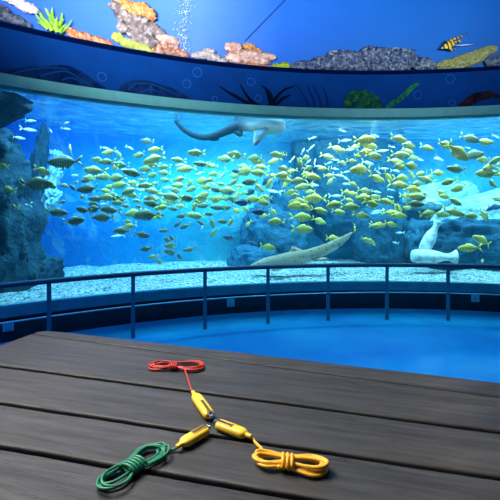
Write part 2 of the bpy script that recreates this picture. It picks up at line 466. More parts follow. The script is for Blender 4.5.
# ------------------------------------------------------------------ test leads with clips
def lead(label, name, cable_col, A, B, b, tie, tail, clip_rear, clip_tip, r, nl, seed, tie_n, kind='test_lead'):
    """A, B: pixel ends of the bundle; b: half width in metres; tail: pixel waypoints from the bundle to the clip"""
    rnd = random.Random(seed)
    PA, PB = tab(*A, .007), tab(*B, .007); PA.z = PB.z = TZ; C = (PA+PB)/2; e1 = (PB-PA); a_ = e1.length/2; e1.normalize(); e2 = Vector((-e1.y, e1.x, 0))
    root = empty(name, (C.x, C.y, TZ)); tag(root, label, 'test lead', 'test leads with clips on the table')
    z0 = TZ+r+.0012
    tt = tab(*tie, .007); tt.z = TZ; tx = (tt-C).dot(e1)/a_
    pts = []
    for k in range(nl):
        aa = a_*rnd.uniform(.84, 1.0); bb = b*rnd.uniform(.55, 1.0); ox = rnd.uniform(-.06, .06)*a_; oy = rnd.uniform(-.16, .16)*b
        lay = (k % 3)*r*1.3
        for j in range(14):
            t = 2*math.pi*j/14+.3*k/nl
            x = aa*math.cos(t)
            pin = .34+1.0*min(1, abs(x/a_-tx)*1.3)*(1-.3*abs(x/a_))
            y = bb*math.sin(t)*pin*1.05
            zz = z0+lay+ r*.8*(1+math.sin(t*1.5+k*2))
            pts.append(C+e1*(x+ox*abs(math.cos(t)))+e2*(y+oy*pin)+Vector((0, 0, zz-TZ)))
    # leave the bundle and run to the clip
    tp = [tab(*q, .005) for q in tail]
    for i, q in enumerate(tp): q.z = z0+(r*1.6 if i == 0 else 0)
    R0, T0 = tab(*clip_rear, .009), tab(*clip_tip, .009); R0.z = T0.z = TZ+.0085
    tp.append(R0+ (T0-R0).normalized()*.004+Vector((0, 0, 0)))
    path = catmull(pts+tp, 6)
    cab = link('cable', mesh(*rel(tube(path, r, 8), root)), cable_col, root)
    wr = []; rz, ry = r*6.5, b*.36+r*1.6
    n = tie_n*18
    for i in range(n+1):
        t = 2*math.pi*i/18
        off = (i/n-.5)*tie_n*r*2.7
        wr.append(tt+e1*off+e2*ry*math.cos(t)+Vector((0, 0, r+.0008+rz*.5+rz*.5*math.sin(t)+0)))
    link('cable_tie', mesh(*rel(tube(wr, r*1.05, 8), root)), cable_col, root)
    # the clip
    ax = (T0-R0); L = ax.length; ax.normalize(); sd = Vector((-ax.y, ax.x, 0)); zc = TZ+.0105
    clip = empty('clip'); clip.parent = root
    Ct = R0; clip.location = Vector((Ct.x, Ct.y, zc))-root.location
    rotm = Matrix.Rotation(math.atan2(ax.y, ax.x), 4, 'Z'); clip.rotation_euler = (0, 0, math.atan2(ax.y, ax.x))
    prof = [(0, .0035, .0035), (.02, .0050, .0048), (.045, .0036, .0036), (.07, .0054, .005), (.095, .0038, .0038), (.12, .0060, .0055), (.145, .0044, .0044),
            (.16, .0085, .0070), (.20, .0118, .0090), (.27, .0134, .0104), (.60, .0138, .0108), (.84, .0134, .0104), (.90, .0122, .0096), (.925, .0098, .0078), (.93, .004, .003)]
    def halfring(x, w_, h_, part, n=20):
        out = []
        for k in range(n):
            t = 2*math.pi*k/n; y = w_*math.copysign(abs(math.cos(t))**.7, math.cos(t)); z = h_*math.copysign(abs(math.sin(t))**.7, math.sin(t))
            out.append(Vector((x*L, y, z)))
        return out
    V, Fc = [], []; n = 20
    for (x, w_, h_) in prof: V += halfring(x, w_, h_, 0)
    for i in range(len(prof)-1):
        for k in range(n): Fc.append((i*n+k, i*n+(k+1) % n, (i+1)*n+(k+1) % n, (i+1)*n+k))
    Fc.append(tuple(range(n))); Fc.append(tuple((len(prof)-1)*n+k for k in range(n)))
    V = [Vector((v.x, v.y, v.z*.82)) for v in V]
    sl = link('sleeve', mesh(V, Fc), M['sleeve'], clip)
    # slot along the upper face in which the jaw shows: a dark recessed groove and raised lips
    V1 = box((.715*L, .001, .0088), (.43*L, .0062, .0016)); link('slot', mesh(*V1, False), M['slot'], clip)
    lips = []
    for s in (-1, 1): lips.append(tube([Vector((x*L, s*.0052+.001, .0086-.001*max(0, x-.85)*8)) for x in (.48, .55, .7, .82, .90)], .0013, 8))
    link('slot_lip', mesh(*merge(*lips)), M['sleeve'], clip)
    jw = merge(box((.955*L, 0, .0055), (.11*L, .0085, .0018)), box((.955*L, 0, .0005), (.11*L, .0085, .0018)),
               tube([Vector((1.0*L, -.0042, .003)), Vector((1.0*L, .0042, .003))], .0036, 10))
    link('jaw', mesh(*jw, False), M['metal'], clip)
    return root
M['sleeve'] = simple('yellow_clip_sleeve', (.94, .63, .04), .42, nz=50, amp=.06)
M['slot'] = simple('dark_slot_rubber', (.07, .05, .02), .7)
red = simple('red_cable', (.62, .045, .02), .4); grn = simple('green_cable', (.02, .24, .12), .42); yel = simple('yellow_cable', (.90, .49, .03), .4)
lead('red test lead bundled and tied, yellow clip pointing toward the table front', 'test_lead', red, (148.5, 365), (204.5, 366), .042, (174, 366.5),
     [(186, 369), (187.5, 376), (191, 388)], (192.5, 392), (211.5, 419), .0023, 5, 3, 4)
lead('green test lead bundled and tied, yellow clip at its right end', 'test_lead', grn, (100, 489), (163, 446), .036, (134, 467.5),
     [(158, 454.5), (166, 451), (174, 448.5)], (176.5, 447.5), (208.5, 429), .0026, 5, 5, 5)
lead('yellow test lead bundled and tied, yellow clip at upper left', 'test_lead', yel, (330, 468), (251, 458), .030, (286.5, 465),
     [(262, 452), (257, 444), (252, 438)], (251.5, 437.5), (215.5, 423.5), .0031, 7, 8, 3)

# ------------------------------------------------------------------ rocks in the tank
def rock_mat(name, lo, hi, sc_=1.6):
    m = NT(name); o = m.obj(); v = m.noise(o, sc_, 9, .62, .5); v2 = m.noise(o, sc_*7, 5, .6)
    c = m.ramp(v, [(.35, lo), (.62, hi)]); c = m.mix(.5, c, m.ramp(v2, [(.3, (.4, .45, .5)), (.65, (1.25, 1.25, 1.2))]), 'MULTIPLY')
    m.bsdf(c, .85, 0, m.bump(v2, .9, .06), .2); return m.m
M['rock_dark'] = rock_mat('dark_teal_rock', (.005, .022, .04), (.03, .085, .11))
M['rock_mid'] = rock_mat('blue_grey_rock', (.008, .055, .10), (.03, .13, .20))
M['rock_light'] = rock_mat('pale_cyan_rock', (.25, .5, .55), (.6, .8, .8))
def rock(name, label, spec, mat, seed, amp=.28, sub=5, parent=None, group=None):
    """spec: list of (px, py, depth behind the pane, rx, ry(depth), rz, tilt)"""
    parts = []
    c0 = None
    for (px, py, dd, rx, ry, rz, tl) in spec:
        Y = wall_Y(px, RW+.12+dd); c = at(px, py, Y)
        if c0 is None: c0 = c
        bm = bmesh.new(); bmesh.ops.create_icosphere(bm, subdivisions=sub, radius=1)
        rot = Matrix.Rotation(R_(tl), 3, 'Y')
        V = []
        for v in bm.verts:
            d = v.co.normalized()
            q = Vector((d.x*1.3, d.y*1.3, d.z*1.3))+Vector((seed*3.1, len(parts)*5.3, 0))
            k = 1+amp*(noise.noise(q*1.1)*1.1+abs(noise.noise(q*2.3))*.9-.25+.35*noise.noise(q*5.1)+.18*noise.noise(q*11))
            # square the ellipsoid a little so that it reads as a boulder with faces
            e = Vector([math.copysign(abs(t)**.78, t) for t in d])
            p = rot @ Vector((e.x*rx*k, e.y*ry*k, e.z*rz*k))
            V.append(c+p)
        Fc = [tuple(x.index for x in f.verts) for f in bm.faces]; bm.free()
        parts.append((V, Fc))
    V, Fc = merge(*parts)
    V = [v-c0 for v in V]
    for v in V:                                   # stay inside the tank
        pw = v+c0; r = math.hypot(pw.x-CX, pw.y-CY); th = math.atan2(pw.x-CX, pw.y-CY)
        r2 = min(max(r, RW+.22), RB+.10)
        if r2 != r: q = cyl(th, r2, pw.z)-c0; v.x, v.y = q.x, q.y
        v.z = max(min(v.z, WS-.03-c0.z), .33-c0.z)
    o = link(name, mesh(V, Fc), mat, parent); o.location = c0
    return tag(o, label, 'rock', group)
rock('rock_outcrop', 'dark slab of rock hanging at the upper left tank corner', [(-22, 106, .75, .62, .5, .30, -24), (-8, 98, .8, .42, .4, .20, 14)], M['rock_dark'], 3, .14)
rock('rock_outcrop', 'tall dark craggy rock along the left side of the tank', [(-22, 235, 1.5, .8, .8, 1.2, 0), (-6, 185, 1.7, .45, .6, .5, 10), (2, 240, 1.4, .42, .6, .5, -12), (-18, 155, 1.9, .6, .6, .5, 0)], M['rock_dark'], 1)
rock('boulder', 'rounded dark boulder at the foot of the tall left rock', [(40, 274, 1.5, .28, .4, .34, 14), (20, 268, 1.4, .34, .4, .36, 0)], M['rock_dark'], 5, .2)
rock('rock_outcrop', 'slender dark rock spire beside the tall left rock', [(40, 165, 2.2, .07, .15, .7, 8), (34, 200, 2.2, .12, .2, .5, -6)], M['rock_dark'], 8, .6)
rock('rock_outcrop', 'broad dark blue rock behind the resting shark', [(272, 236, 2.3, .72, .5, .66, 0), (256, 262, 2.2, .6, .5, .4, 0), (290, 205, 2.5, .45, .4, .6, 0)], M['rock_mid'], 11, .2)
rock('rock_outcrop', 'huge dark blue rock face behind the right-hand school', [(348, 175, 2.55, 1.05, .5, 1.6, 0), (378, 236, 2.3, .6, .5, .75, 0), (310, 150, 2.6, .45, .4, .9, 0)], M['rock_mid'], 14, .16)
rock('rock_outcrop', 'low dark rock mass behind the sunken jars at right', [(478, 245, 1.9, 1.1, .5, .62, 0), (425, 244, 2.2, .55, .5, .5, 0)], M['rock_mid'], 17, .22)
rock('rock_ledge', 'pale sunlit rock ledge at the right above the low dark rock', [(490, 212, 2.2, 1.2, .5, .42, -14), (440, 196, 2.6, .8, .4, .30, -8)], M['rock_light'], 21, .16)
rock('rock_outcrop', 'pale flecked rock in the crevice beside the dark spire', [(53, 178, 2.3, .10, .15, .30, 20), (58, 160, 2.4, .08, .15, .20, -20), (50, 200, 2.2, .10, .15, .22, 30)], M['rock_light'], 23, .5)

# ------------------------------------------------------------------ sunken jars
def jar(label, A, B, dd, prof):
    YA = wall_Y(A[0], RW+.12+dd); YB = wall_Y(B[0], RW+.12+dd); PA, PB = at(A[0], A[1], YA), at(B[0], B[1], YB)
    ax = PB-PA; L = ax.length; q = ax.to_track_quat('Z', 'Y').to_matrix()
    V, Fc = [], []; n = 28
    for (t, r) in prof:
        for k in range(n): V.append(q @ Vector((r*math.cos(2*math.pi*k/n), r*math.sin(2*math.pi*k/n), t*L)))
    for i in range(len(prof)-1):
        for k in range(n): Fc.append((i*n+k, i*n+(k+1) % n, (i+1)*n+(k+1) % n, (i+1)*n+k))
    Fc.append(tuple(reversed(range(n))))
    o = link('clay_jar', mesh(V, Fc), M['jar']); o.location = PA
    return tag(o, label, 'jar', 'sunken clay jars')
M['jar'] = mottled('encrusted_clay', [(.35, (.30, .42, .45)), (.55, (.8, .85, .82)), (.7, (.95, .95, .9))], 9, .7, .5, .02)
jar('pale encrusted clay jar lying on the gravel, mouth to the right', (411, 256), (456, 257.5), .9,
    [(0, .07), (.03, .11), (.12, .13), (.3, .135), (.5, .125), (.64, .095), (.74, .07), (.84, .068), (.93, .10), (1, .145), (.985, .125), (.9, .06), (.6, .05)])
jar('pale clay jar leaning upright behind the lying jar', (423, 252), (438.5, 221), 1.15,
    [(0, .08), (.05, .10), (.2, .115), (.42, .115), (.6, .095), (.72, .06), (.84, .048), (.93, .075), (1, .09), (.985, .07), (.9, .035), (.6, .04)])

# ------------------------------------------------------------------ sharks
def shark_mat(name, back, belly, spots):
    m = NT(name); o = m.obj(); sx = m.n('ShaderNodeSeparateXYZ'); m.l(o, sx.inputs[0])
    mr = m.n('ShaderNodeMapRange'); mr.inputs['From Min'].default_value = -1; mr.inputs['From Max'].default_value = 1
    tc = m.n('ShaderNodeTexCoord'); s2 = m.n('ShaderNodeSeparateXYZ'); m.l(tc.outputs['Normal'], s2.inputs[0])
    m.l(s2.outputs['Z'], mr.inputs['Value'])
    tail = m.ramp(sx.outputs['X'], [(0, (0, 0, 0)), (.22, (1, 1, 1))]) if spots[2] else None
    under = m.ramp(mr.outputs['Result'], [(.38, belly), (.62, (.06, .11, .13) if spots[2] else back)])
    c = m.mix(tail, back, under) if tail is not None else under
    vd = m.voro(o, spots[0]).outputs['Distance']
    c = m.mix(m.ramp(vd, [(.12, (spots[1],)*3), (.28, (0, 0, 0))]), c, (.12, .11, .09))
    m.bsdf(c, .8, 0, m.bump(m.noise(o, 40, 3), .15, .004), .1); return m.m
def zebra_shark(label, pts, dd, mat, fins, dz=()):
    """pts: (px, py, half-width px, half-height px, depth) from tail tip to snout"""
    P = []
    for (px, py, hw, d) in pts:
        Y = wall_Y(px, RW+.12+d); P.append((at(px, py, Y), hw*Y/F))
    C0 = P[len(P)//2][0]
    pos = catmull([p for p, r in P], 6); rad = [v.x for v in catmull([Vector((r, 0, 0)) for p, r in P], 6)]
    V, Fc = [], []; n = 20; N = len(pos)
    for i, p in enumerate(pos):
        t = (pos[min(i+1, N-1)]-pos[max(i-1, 0)]).normalized()
        up = Vector((0, 0, 1)); up = (up-t*up.dot(t)).normalized(); sd = t.cross(up)
        f = i/(N-1); wd = .55 + .6*min(1, max(0, (f-.45)*2.6))       # tail flattened sideways, body broad
        for k in range(n):
            an = 2*math.pi*k/n
            V.append(p-C0+up*rad[i]*math.sin(an)*(1 if math.sin(an) > 0 else .85)+sd*rad[i]*wd*math.cos(an))
    for i in range(N-1):
        for k in range(n): Fc.append((i*n+k, i*n+(k+1) % n, (i+1)*n+(k+1) % n, (i+1)*n+k))
    Fc.append(tuple(range(n))); Fc.append(tuple((N-1)*n+k for k in range(n)))
    allp = [(V, Fc)]
    for fin in fins:                                                  # each fin: closed outline in px with depth, given thickness
        Q = []
        for (px, py, d) in fin: Q.append(at(px, py, wall_Y(px, RW+.12+d))-C0)
        c = sum(Q, Vector())/len(Q); nr = (Q[1]-Q[0]).cross(Q[2]-Q[0]).normalized()*.014
        Q2 = catmull(Q, 4, True); m_ = len(Q2)
        VV = [q for q in Q2]+[c+nr, c-nr]
        FF = [(i, (i+1) % m_, m_) for i in range(m_)]+[((i+1) % m_, i, m_+1) for i in range(m_)]
        allp.append((VV, FF))
    o = link('shark', mesh(*merge(*allp)), mat); o.location = C0
    return tag(o, label, 'shark', None)
M['shark_up'] = shark_mat('grey_shark_skin', (.008, .022, .03), (.55, .57, .50), (14, .1, True))
M['shark_low'] = shark_mat('sandy_shark_skin', (.34, .28, .19), (.66, .58, .44), (13, 1.0, False))
s1 = zebra_shark('grey long-tailed shark swimming high under the tank rim, pale belly', [
    (169.5, 111, .8, 1.0), (175, 120, 2.0, 1.0), (183, 129, 2.8, .98), (193, 135, 3.2, .95), (205, 137.5, 3.6, .9), (217, 135, 4.2, .85), (228, 130.5, 5.0, .8),
    (238, 127, 6.0, .75), (248, 125, 7.4, .7), (258, 125, 9.6, .62), (267, 125.5, 10, .58), (275, 126.5, 9.2, .55), (281, 127.5, 7.0, .52), (284.5, 128.5, 3.2, .5)], .8, M['shark_up'],
    [[(266, 122, .60), (258, 117, .62), (249, 112, .55), (247, 111.5, .5), (252, 121, .62), (256, 125, .62)],
     [(268, 128, .40), (262, 139, .38), (256, 145.5, .36), (253, 143, .38), (254, 134, .5), (255, 127, .55)],
     [(240, 128, .72), (243, 134, .66), (240, 137, .62), (235, 134, .68), (231, 131, .75)],
     [(217, 136, .86), (219, 140, .84), (212, 141, .86), (207, 139, .9)],
     [(246, 120, .72), (240, 119, .74), (236, 121, .76), (238, 125, .76)]])
s1 = zebra_shark('sandy spotted shark resting on gravel, long tail raised to the right', [
    (352.5, 232.5, .8, .75), (345, 238.5, 3.4, .72), (336, 244.5, 5.2, .70), (325, 250, 6.0, .66), (313, 254.5, 6.6, .62), (302, 257.5, 7.0, .6), (290, 259.5, 7.6, .6),
    (279, 261.5, 7.0, .6), (268, 263, 6.0, .6), (258, 265, 3.8, .6), (251, 266.5, 2.0, .6)], .6, M['shark_low'],
    [[(304, 252, .6), (298, 248, .6), (292, 246, .6), (290, 251, .6), (284, 255, .6)],
     [(290, 264, .5), (283, 269, .3), (272, 271, .3), (274, 267, .45)],
     [(322, 257, .6), (329, 259, .5), (322, 261, .5), (312, 260, .58)],
     [(318, 249, .66), (314, 247, .66), (309, 252, .66)]])

# ------------------------------------------------------------------ fish
def fish_mat(name, back, side, belly, bars, barcol=(.10, .13, .05)):
    m = NT(name); o = m.obj(); sx = m.n('ShaderNodeSeparateXYZ'); m.l(o, sx.inputs[0])
    mr = m.n('ShaderNodeMapRange'); mr.inputs['From Min'].default_value = -.2; mr.inputs['From Max'].default_value = .2
    m.l(sx.outputs['Z'], mr.inputs['Value'])
    c = m.ramp(mr.outputs['Result'], [(.12, belly), (.45, side), (.85, back)])
    if bars:
        wv = m.n('ShaderNodeTexWave', bands_direction='X'); wv.inputs['Scale'].default_value = 4.4; wv.inputs['Distortion'].default_value = .7
        m.l(o, wv.inputs['Vector'])
        c = m.mix(m.ramp(wv.outputs['Fac'], [(.5, (0, 0, 0)), (.75, (bars,)*3)]), c, barcol)
    sp = m.noise(o, 12, 4); c = m.mix(.3, c, m.ramp(sp, [(.35, (.6, .6, .6)), (.65, (1.2, 1.2, 1.2))]), 'MULTIPLY')
    m.bsdf(c, .38, 0, None, .5); return m.m
KIND = {
 'Y': ('yellow', fish_mat('bright_yellow_fish_skin', (.66, .50, .04), (.92, .74, .14), (1, .90, .50), .7), simple('yellow_fin', (.85, .72, .05), .5)),
 'G': ('yellow-green', fish_mat('yellow_green_fish_skin', (.34, .30, .06), (.68, .58, .16), (.90, .80, .42), .8), simple('yellow_green_fin', (.70, .64, .06), .5)),
 'O': ('shaded yellow', fish_mat('olive_shaded_fish_skin', (.12, .13, .06), (.30, .27, .09), (.46, .42, .18), .85, (.04, .06, .05)), simple('olive_shaded_fin', (.30, .30, .07), .5)),  # yellow fish in shade, the shade put into an olive colour
 'W': ('silvery', fish_mat('silver_fish_skin', (.45, .6, .62), (.85, .92, .92), (1, 1, 1), 0), simple('silver_fin', (.65, .78, .8), .5)),
 'D': ('dark blue', fish_mat('dark_fish_skin', (.015, .04, .09), (.03, .08, .16), (.08, .16, .24), 0), simple('dark_fin', (.02, .05, .1), .5)),
}
eye_m = simple('fish_eye', (.01, .012, .015), .15)
def fish_mesh(bend, slim, kind):
    """a fish one unit long, head at +X: body loft, forked tail, dorsal, anal, pectoral fins and eyes"""
    prof = [(-.40, .026, .014), (-.36, .030, .018), (-.30, .055, .03), (-.22, .105, .05), (-.12, .155, .066), (0, .182, .076), (.12, .188, .08), (.24, .17, .078),
            (.34, .135, .068), (.42, .09, .05), (.47, .055, .034), (.5, .012, .01)]
    V, Fc, mi = [], [], []; n = 12
    for (x, h, w_) in prof:
        for k in range(n):
            an = 2*math.pi*k/n; V.append(Vector((x, w_*math.cos(an), slim*h*math.sin(an)+.01*(x > .3))))
    for i in range(len(prof)-1):
        for k in range(n): Fc.append((i*n+k, i*n+(k+1) % n, (i+1)*n+(k+1) % n, (i+1)*n+k)); mi.append(0)
    Fc.append(tuple(range(n))); mi.append(0); Fc.append(tuple((len(prof)-1)*n+k for k in range(n))); mi.append(0)
    def fin(pts, th=.006):
        o = len(V); c = sum((Vector(p) for p in pts), Vector())/len(pts)
        a = Vector(pts[1])-Vector(pts[0]); b = Vector(pts[2])-Vector(pts[0]); nr = a.cross(b).normalized()*th
        V.extend(Vector(p) for p in pts); V.append(c+nr); V.append(c-nr); m_ = len(pts)
        for i in range(m_):
            Fc.append((o+i, o+(i+1) % m_, o+m_)); mi.append(1); Fc.append((o+(i+1) % m_, o+i, o+m_+1)); mi.append(1)
    s = slim
    fin([(-.37, 0, .028), (-.47, 0, .14), (-.58, 0, .215), (-.52, 0, .08), (-.465, 0, 0)], .012); fin([(-.37, 0, -.028), (-.47, 0, -.14), (-.58, 0, -.215), (-.52, 0, -.08), (-.465, 0, 0)], .012)
    fin([(.18, 0, .17*s), (.08, 0, .235*s), (-.04, 0, .225*s), (-.16, 0, .175*s), (-.30, 0, .075*s), (-.30, 0, .04*s), (-.1, 0, .15*s)])
    fin([(-.02, 0, -.17*s), (-.10, 0, -.225*s), (-.20, 0, -.15*s), (-.31, 0, -.06*s), (-.30, 0, -.04*s), (-.1, 0, -.14*s)])
    for sg in (-1, 1):
        fin([(.22, sg*.075, -.03), (.12, sg*.13, -.06), (.06, sg*.12, -.10), (.16, sg*.078, -.08)])
        fin([(.12, sg*.03, -.16*s), (.04, sg*.04, -.235*s), (0, sg*.03, -.17*s)])
        o = len(V); e = Vector((.385, sg*.05, .035)); bm = bmesh.new(); bmesh.ops.create_icosphere(bm, subdivisions=1, radius=.024)
        V.extend(v.co+e for v in bm.verts)
        for f in bm.faces: Fc.append(tuple(o+v.index for v in f.verts)); mi.append(2)
        bm.free()
    V = [Vector((v.x, v.y+bend*(v.x-.1)**2*(1 if v.x < .1 else .2), v.z)) for v in V]
    me = mesh(V, Fc)
    _, bmat, fmat = KIND[kind]
    for m_ in (bmat, fmat, eye_m): me.materials.append(m_)
    me.polygons.foreach_set('material_index', mi)
    return me
FM = {k: [fish_mesh(b, s, k) for b in (-.45, 0, .45) for s in ((.92, 1.06) if k != 'W' else (.5, .62))] for k in KIND}
# x, y, length in pixels, heading (L/R), kind, tilt (degrees, + is nose up)
FISH = """42 171 15 R Y -22;37.8 184 25 R O 0;51 186 12 R G -15;64 185.5 9 R G -20;63 202 9 L G;7 190 15 L G 5;3 166 12 L Y 10;11 206 13 L G;24 205 14 L W 0;64 162 25 L O -5;
109 152.5 14 L Y -12;119 155 9 L G 60;98 160 12 L G;107 162 14 L G;120 165 15 L O;105 148 8 R W -5;130 148 8 R W -25;94 170.5 20 L Y 5;139.5 155 13 L G;75.5 175.5 12 L W;
99 177 12 L G;105 177 14 L G -5;117 178 16 L G;84 181 9 R O;77 182.5 8 L G;120 185 18 L Y;88 189 22 L O -5;106 191 7 L Y;96.6 198.7 16 L O;112 196.6 20 L O;
129 191 16 L G -20;131.6 195 14 L G;133 173 18 L O;137 185 10 L W;73 188 9 L O 40;103 204 9 L W;94 204.5 12 L O;147 141 11 L O;155 150 12 L Y -12;154 159 20 L Y -15;
151 164 14 L G;164 167 11 L G;146 169 14 L G;164.5 173 11 L G;153 175 12 L G;165 180 11 L G;178 160 13 L G 5;196 153 15 L G 0;180.6 165 12 L W;186 169 18 L Y -8;
201 164 14 L O;208 165 10 L Y;180 179 12 L Y -15;179 185.5 13 L Y 0;200 173.5 12 L W -15;203 181 14 L Y;192 189 12 L G -20;168 188 14 L W;146 185.5 14 L G;155 184 10 L G;
152.6 191 16 L G;172 197 18 L G 10;187.6 198 16 L O;204 195 14 L Y -25;207 187 12 L G;152.6 199.5 18 L O;200 201 12 L G;143 190 10 L W;236 155 16 L G 5;225.5 159 15 L G 5;
255 158 13 L G;257.6 162 12 L Y;276 154.6 12 L Y;274.5 161 13 L G -20;262 167 12 L Y;213 166 9 L G;243.5 166.5 12 L G;245 171.5 17 L Y;236 171 8 L D;259 173 16 L Y;
222.6 175 14 L W -40;213.5 174 10 L Y;236 175.6 12 L G;233 182.6 12 L G -30;250 182 15 L O;266.7 180 12 L D -55;259 187.5 12 R G -45;273 175.6 10 L Y;270 182.6 12 L Y -60;273.7 191.7 15 L W;
250.6 191.7 12 L D -25;228 191 18 L G 5;217 190 12 L O;213 184 10 L W;242 202 14 L D;253.4 199.4 15 L Y;262 201 14 R Y -30;218 199 12 L Y -30;236 198 12 L G -60;266 197 9 L Y;
337.4 149 15 R Y -25;327.6 156.7 13 R Y -15;313 138 7 R W 15;311 148 9 R W 40;345 140.6 12 R W;349 150 10 R W;282 155 9 L Y;300 163 11 L Y 60;306 158 8 R G 20;292.6 159 8 R W 50;
308 162 8 R W 40;315 161 6 R W 70;335 160 10 R W;343 163 8 R G;319 166.5 9 R W;323.4 169 10 L Y;335 169 8 R W;284 168.6 12 L G;284 175 15 L Y;287 180 14 L Y;
285.6 184.7 10 L Y -50;298 181 14 L G;313 177 16 R Y -15;306.6 174 10 L Y;303 186.8 16 L G -10;313 185 12 R W;329 175.6 8 R Y;339 175.6 12 R W;330.4 181 9 L Y -50;291 192.4 11 L Y -20;
315 198.7 18 L Y 0;336 196 14 R W;346 184 8 L W;347 192.4 8 R Y;298 202 18 L G;334.6 203 12 R G;281.4 191 6 L W;375 136 10 R W;365.4 140 18 R Y 0;368 145.5 18 R Y -15;
399 139 16 R Y -12;409 145.5 14 R G -15;365.4 152 14 R Y;374 156 14 R G -15;382 151 12 R W;401 155 16 R G -10;352 161 9 R G;396 161 13 R Y;413 158 12 R G;411.6 166 15 R G -10;
399 166.5 14 R G;361 170 22 L Y -5;368 163 14 R W;383.6 168.6 10 R W;376.6 178.4 18 R Y -20;388 177 12 R Y -40;402 178 14 R Y;399 185 17 R Y -10;411.6 175 10 R Y -60;396 171 10 R W;
352 194 10 R Y;353 184 9 R Y -30;365 191 12 R G;376.6 192 9 R W;364 197 14 R G;375 196.6 10 R G;385 201.5 15 R Y -20;413 189.6 15 R Y;414 196 14 R G;417 184 12 R G;
390.6 197 6 R W;371 201.5 14 R G;419 174 9 R Y 30;470.6 138.5 16 R O -25;484.6 142 14 R Y -10;445.4 145 16 R G -15;458 152.5 20 R G -45;473.4 154.6 17 R O 0;484 160 14 L G;496 160 14 L G -30;
438.4 159 15 R W;456.6 169 19 L O 5;438 173 13 R Y -5;430 177 9 R G;489 168 16 L Y;487.4 173 18 L G;498.6 174 8 L G;448 182 15 L G -15;464 182.6 7 L W;458.7 188 15 L G -20;
491.6 183 14 R G -30;442 194 14 R G -35;454.5 201.5 14 R G -30;468 148 7 R W;496 137 10 R W -15;427.5 148 14 R Y;437 159 12 R W;435 203 18 R W;427.5 214 17 R G 5;441 214.5 13 R G;
471 216 15 R G -5;484 215 8 R G -60;415 204 15 R O -5;386 201 12 R Y -10;377.5 211 11 L W;394 214 18 R Y -12;495 207 8 R D;426 180 14 L G 20;422 174 9 L G;397.5 207.5 8 R Y -50;
57 212.5 20 R O -5;75 221 18 R O 5;82.5 210 14 L O;94 209 14 L O;97 217 10 L O;107.5 197.5 14 L G;110 210 18 L O;103 217.5 18 L O;121 230 14 L G -15;117.5 236 12 L W;
121 199 10 L G;137 201 9 L G;153 199 16 L Y;152 204 16 L O;167 198 10 L Y;161.6 207.6 14 L Y -10;133.6 213 14 L Y -15;146 215 22 L O 0;138 217 12 L O;128 221.6 10 L G;
129 226.5 14 L Y -15;122.4 231 14 L O;142 235 15 R O -10;156 217.4 10 L Y -15;161.6 214.6 9 L O;164.4 230.7 10 L O;167 240 8 L O;146 249 12 L O -10;153 257 8 L G;168.6 246 7 L O;
168.6 252 7 L O;118 203 12 L G;160 262 8 L G;174 209 10 L O;188 198.5 16 L G;173 200.6 12 L Y;203 198.5 12 L Y;182 216 10 L O -10;177.7 224.4 9 L O -35;184.7 226.5 10 L O -25;
192.4 215.3 12 L Y;196.6 216 14 L G;195 206 8 L Y -60;203.6 205.5 12 L O;201 223 9 L O 30;202 228 7 L W -70;212 223 10 R G -70;209 214 10 L O;217.6 207.6 14 L O;226 207.6 12 L O;
223 221.6 10 L O 5;231 222 8 L G -60;213.4 233 7 L G -50;229 237.7 11 L D 10;189 249.6 12 L O -10;180 257 7 L O;171.4 245.4 8 L O;172 253 8 L O;171.4 238 6 L O;237 211 8 L Y;
215 199 10 L Y;233 199 10 L O;243.5 203.4 12 L D;254 199 12 L Y;262.4 203 14 R Y -15;259.6 212 14 L D 0;264 216 10 L Y;273.6 212 9 R Y -55;276 221.6 14 L Y 0;247.7 224.4 7 L Y -50;
301.6 217.4 17 R Y -3;303 229.3 18 R Y -3;296 205.5 16 L Y -10;304.4 207 14 R Y -15;252 243.3 11 R D -25;268 247.5 14 R Y -10;309.3 200 11 R Y;333.8 205 15 L G -15;338.7 212 12 R Y -10;350.6 207 17 R G -8;
361 215.3 14 R G -12;319.8 210.4 14 R Y -15;319 221 13 R Y -22;332.4 238.4 14 R Y -5;354.8 228.6 6 L Y -70;365.3 240 10 R Y -25;370 241 9 R Y -30;375.8 226 10 R Y -8;375.8 213 11 L W;371.6 203.4 14 R Y -20;
364 198 14 L Y;372 206 9 R Y -20;397.3 207.6 8 R Y -50;390.3 212.5 12 R Y;399.4 215.3 12 R Y -15;414.8 205 12 R G;416 197 16 R G;430 201.5 20 R W;379 225 12 R Y -8;391 224.4 11 R Y -18;
373 243 7 R Y -40;400 232.8 8 L W;395 242.6 7 L W 10;443.3 196.4 10 R G -20;453.8 212.5 18 R G -15;497 199 7 R G;469 248 19 L Y -4;482 240.5 19 L Y 25;482 261 7 R Y;490 209 9 R D 20;
30 121 14 R W -5;29 130 15 R W -8;19 138 15 R W -12;51 131 5 R W -60;66.5 123 8 R W;66 129 9 R W -8;70 150 6 L Y 70;338.5 125.5 8 R W -20;364 124 9 R W;308 124 8 R W 10;
303 151 7 R W 60;343 131 7 R W -20;346 172 9 R W 10;357 156 9 R Y;345 178 9 R W -30;329 163 8 R W 20;355 147 10 R Y 10;349 200 9 R Y -20;308 168 9 R G 20;292 171 9 L Y;
406 208 11 R Y;420 160 9 R W;408 151 10 R Y -30;392 147 8 R W;392 190 8 R W;378 172 8 R W -40;425 194 7 R G;406 196 10 R Y;295 195 9 L G;310 192 8 L Y;
210 180 9 L Y;221 184 9 L Y;240 186 9 L Y;226 199 9 L G;245 193 7 L Y;246 209 8 L Y;181 206 10 L Y;190 183 8 L G;165 204 9 L Y;176 191 8 L G;
111 187 8 L Y;126 206 9 L O;140 207 9 L O;142 180 9 L G;160 194 9 L Y;134 183 8 L Y;114 168 7 L G;90 178 8 L G;82 197 7 L G;126 171 7 L Y"""
recs = []
